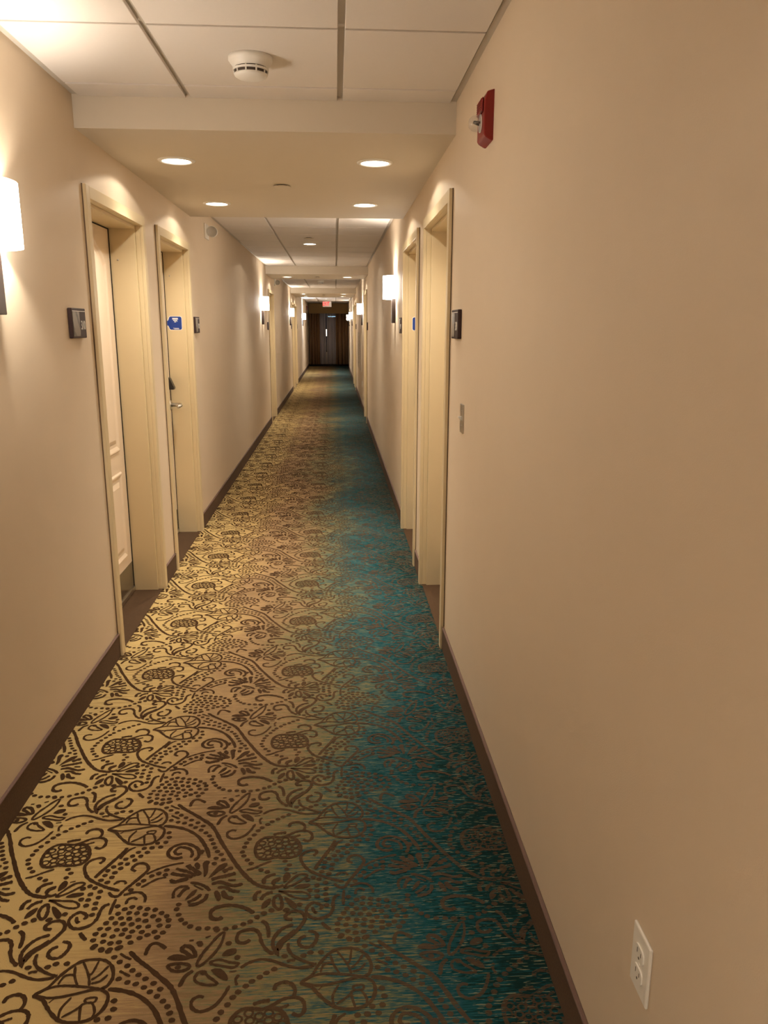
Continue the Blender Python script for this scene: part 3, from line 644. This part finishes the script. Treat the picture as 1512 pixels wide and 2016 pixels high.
# ------------------------------------------------------------------ exit sign
t = thing('exit_sign', 'red EXIT sign hanging from the ceiling before the curtains', 'sign', (-0.27, 28.6, 2.19), 0)
m = MB(); m.box(-0.155, 0.155, 0, 0.04, 0, 0.19, 0.004, 1); m.build('sign_housing', M_white, t)
m = MB(); m.lathe([(0.02, 0.19), (0.02, 0.197)], 'z', (0, 0.02, 0), 16); m.build('ceiling_mount', M_white, t)
text_part('EXIT', 0.195, M_exit, t, 'exit_letters', ((1, 0, 0), (0, 0, 1), (0, -1, 0)), (-0.035, -0.0005, 0.098), 0.0015, sx=0.60)

# ------------------------------------------------------------------ curtained end window
WX0, WX1, WZ0, WZ1 = -0.70, 0.16, 0.55, 2.05
m = MB()
m.box(XL-WT, WX0, YE, YE+0.15, 0, ZT); m.box(WX1, XR+WT, YE, YE+0.15, 0, ZT); m.box(WX0, WX1, YE, YE+0.15, 0, WZ0); m.box(WX0, WX1, YE, YE+0.15, WZ1, ZT)
tag(m.build('wall_end', M_wall), 'tan end wall around the window behind the curtains', 'wall', kind='structure')
w = thing('window_1', 'dark night window behind the curtains at the corridor end', 'window', (0, YE, 0), 0, kind='structure')
m = MB(); fw = 0.045
m.box(WX0, WX0+fw, 0.04, 0.10, WZ0, WZ1); m.box(WX1-fw, WX1, 0.04, 0.10, WZ0, WZ1); m.box(WX0+fw, WX1-fw, 0.04, 0.10, WZ0, WZ0+fw); m.box(WX0+fw, WX1-fw, 0.04, 0.10, WZ1-fw, WZ1)
m.build('window_frame', M_dark, w)
m = MB(); m.box(WX0+fw, WX1-fw, 0.065, 0.071, WZ0+fw, WZ1-fw); m.build('window_pane', glass('window_glass', 0.0), w)
def drape(label, x0, x1, y, z0, z1, mat, pleat, amp, name, cat, group=None, thick=0.004):
    m = MB(); n = max(12, int((x1-x0)/pleat*14)); rows = []
    for z in (z0, (z0+z1)/2, z1):
        rows.append([m.bm.verts.new((x0+(x1-x0)*k/n, y+amp-2*amp*abs(math.sin(PI*((x0+(x1-x0)*k/n)/pleat+0.12*math.sin(9*k/n))))**0.6*(1.0 if z < z1 else 0.8), z)) for k in range(n+1)])
    for a, b in zip(rows, rows[1:]):
        for k in range(n):
            f = m.bm.faces.new((a[k], a[k+1], b[k+1], b[k])); f.smooth = True
    o = m.build(name, mat); md = o.modifiers.new('cloth_thickness', 'SOLIDIFY'); md.thickness = thick
    return tag(o, label, cat, group)
drape('dark brown pleated drape on the left of the end window', XL+0.04, -0.585, 31.03, 0.09, 2.003, M_brown, 0.10, 0.05, 'brown_drape', 'curtain', 'brown drapes at the end window')
drape('dark brown pleated drape on the right of the end window', 0.03, XR-0.012, 31.03, 0.09, 2.003, M_brown, 0.13, 0.05, 'brown_drape', 'curtain', 'brown drapes at the end window')
drape('grey sheer curtain left of the bright gap', -0.61, -0.352, 31.15, 0.09, 2.12, M_sheer, 0.11, 0.032, 'sheer_curtain', 'curtain', 'grey sheers at the end window')
drape('grey sheer curtain right of the bright gap', -0.318, 0.06, 31.15, 0.09, 2.12, M_sheer, 0.12, 0.032, 'sheer_curtain', 'curtain', 'grey sheers at the end window')
m = MB(); m.box(XL+0.035, XR-0.005, 30.92, 30.94, 2.005, 2.375); m.box(XL+0.035, XR-0.005, 30.94, 31.26, 2.355, 2.375)
for s in (XL+0.035, XR-0.025): m.box(s, s+0.02, 30.94, 31.26, 2.005, 2.355)
tag(m.build('valance_box', M_val), 'brown cloth-covered valance across the top of the end window', 'valance')
m = MB(); m.box(XL, XR, 31.2, YE, 0, 0.085); tag(m.build('baseboard_end', M_dark), 'dark base strip under the end window', 'baseboard', kind='structure')
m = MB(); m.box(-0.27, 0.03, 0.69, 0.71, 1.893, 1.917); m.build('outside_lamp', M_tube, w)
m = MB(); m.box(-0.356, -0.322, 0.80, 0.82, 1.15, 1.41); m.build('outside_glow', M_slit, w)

# ------------------------------------------------------------------ world, camera, colour
w = bpy.data.worlds.new('night'); SC.world = w; w.use_nodes = True
w.node_tree.nodes['Background'].inputs[0].default_value = (0.01, 0.012, 0.02, 1); w.node_tree.nodes['Background'].inputs[1].default_value = 0.3
cam = bpy.data.cameras.new('camera'); co = bpy.data.objects.new('camera', cam); COL.objects.link(co)
yaw, pitch, roll, foc = 0.0615, -0.232, 0.0027, 1540.6
fwv = Vector((math.sin(yaw)*math.cos(pitch), math.cos(yaw)*math.cos(pitch), math.sin(pitch)))
rt = Vector((math.cos(yaw), -math.sin(yaw), 0)); up = rt.cross(fwv)
c, s = math.cos(roll), math.sin(roll)
r2 = rt*c+up*s; u2 = up*c-rt*s
co.matrix_world = Matrix(((r2.x, u2.x, -fwv.x, 0), (r2.y, u2.y, -fwv.y, 0), (r2.z, u2.z, -fwv.z, 1.5016), (0, 0, 0, 1)))
cam.sensor_fit = 'VERTICAL'; cam.sensor_height = 24.0; cam.lens = foc/2016*24.0; cam.clip_start = 0.02; cam.clip_end = 200
SC.camera = co
SC.view_settings.view_transform = 'Standard'; SC.view_settings.look = 'None'; SC.view_settings.gamma = 1.0
SC.view_settings.use_curve_mapping = False; SC.view_settings.exposure = 0.66
SC.cycles.use_denoising = True
SC.cycles.max_bounces = 8; SC.cycles.diffuse_bounces = 4; SC.cycles.use_adaptive_sampling = True; SC.cycles.adaptive_threshold = 0.08; SC.cycles.adaptive_min_samples = 24
SC.cycles.sample_clamp_indirect = 6.0
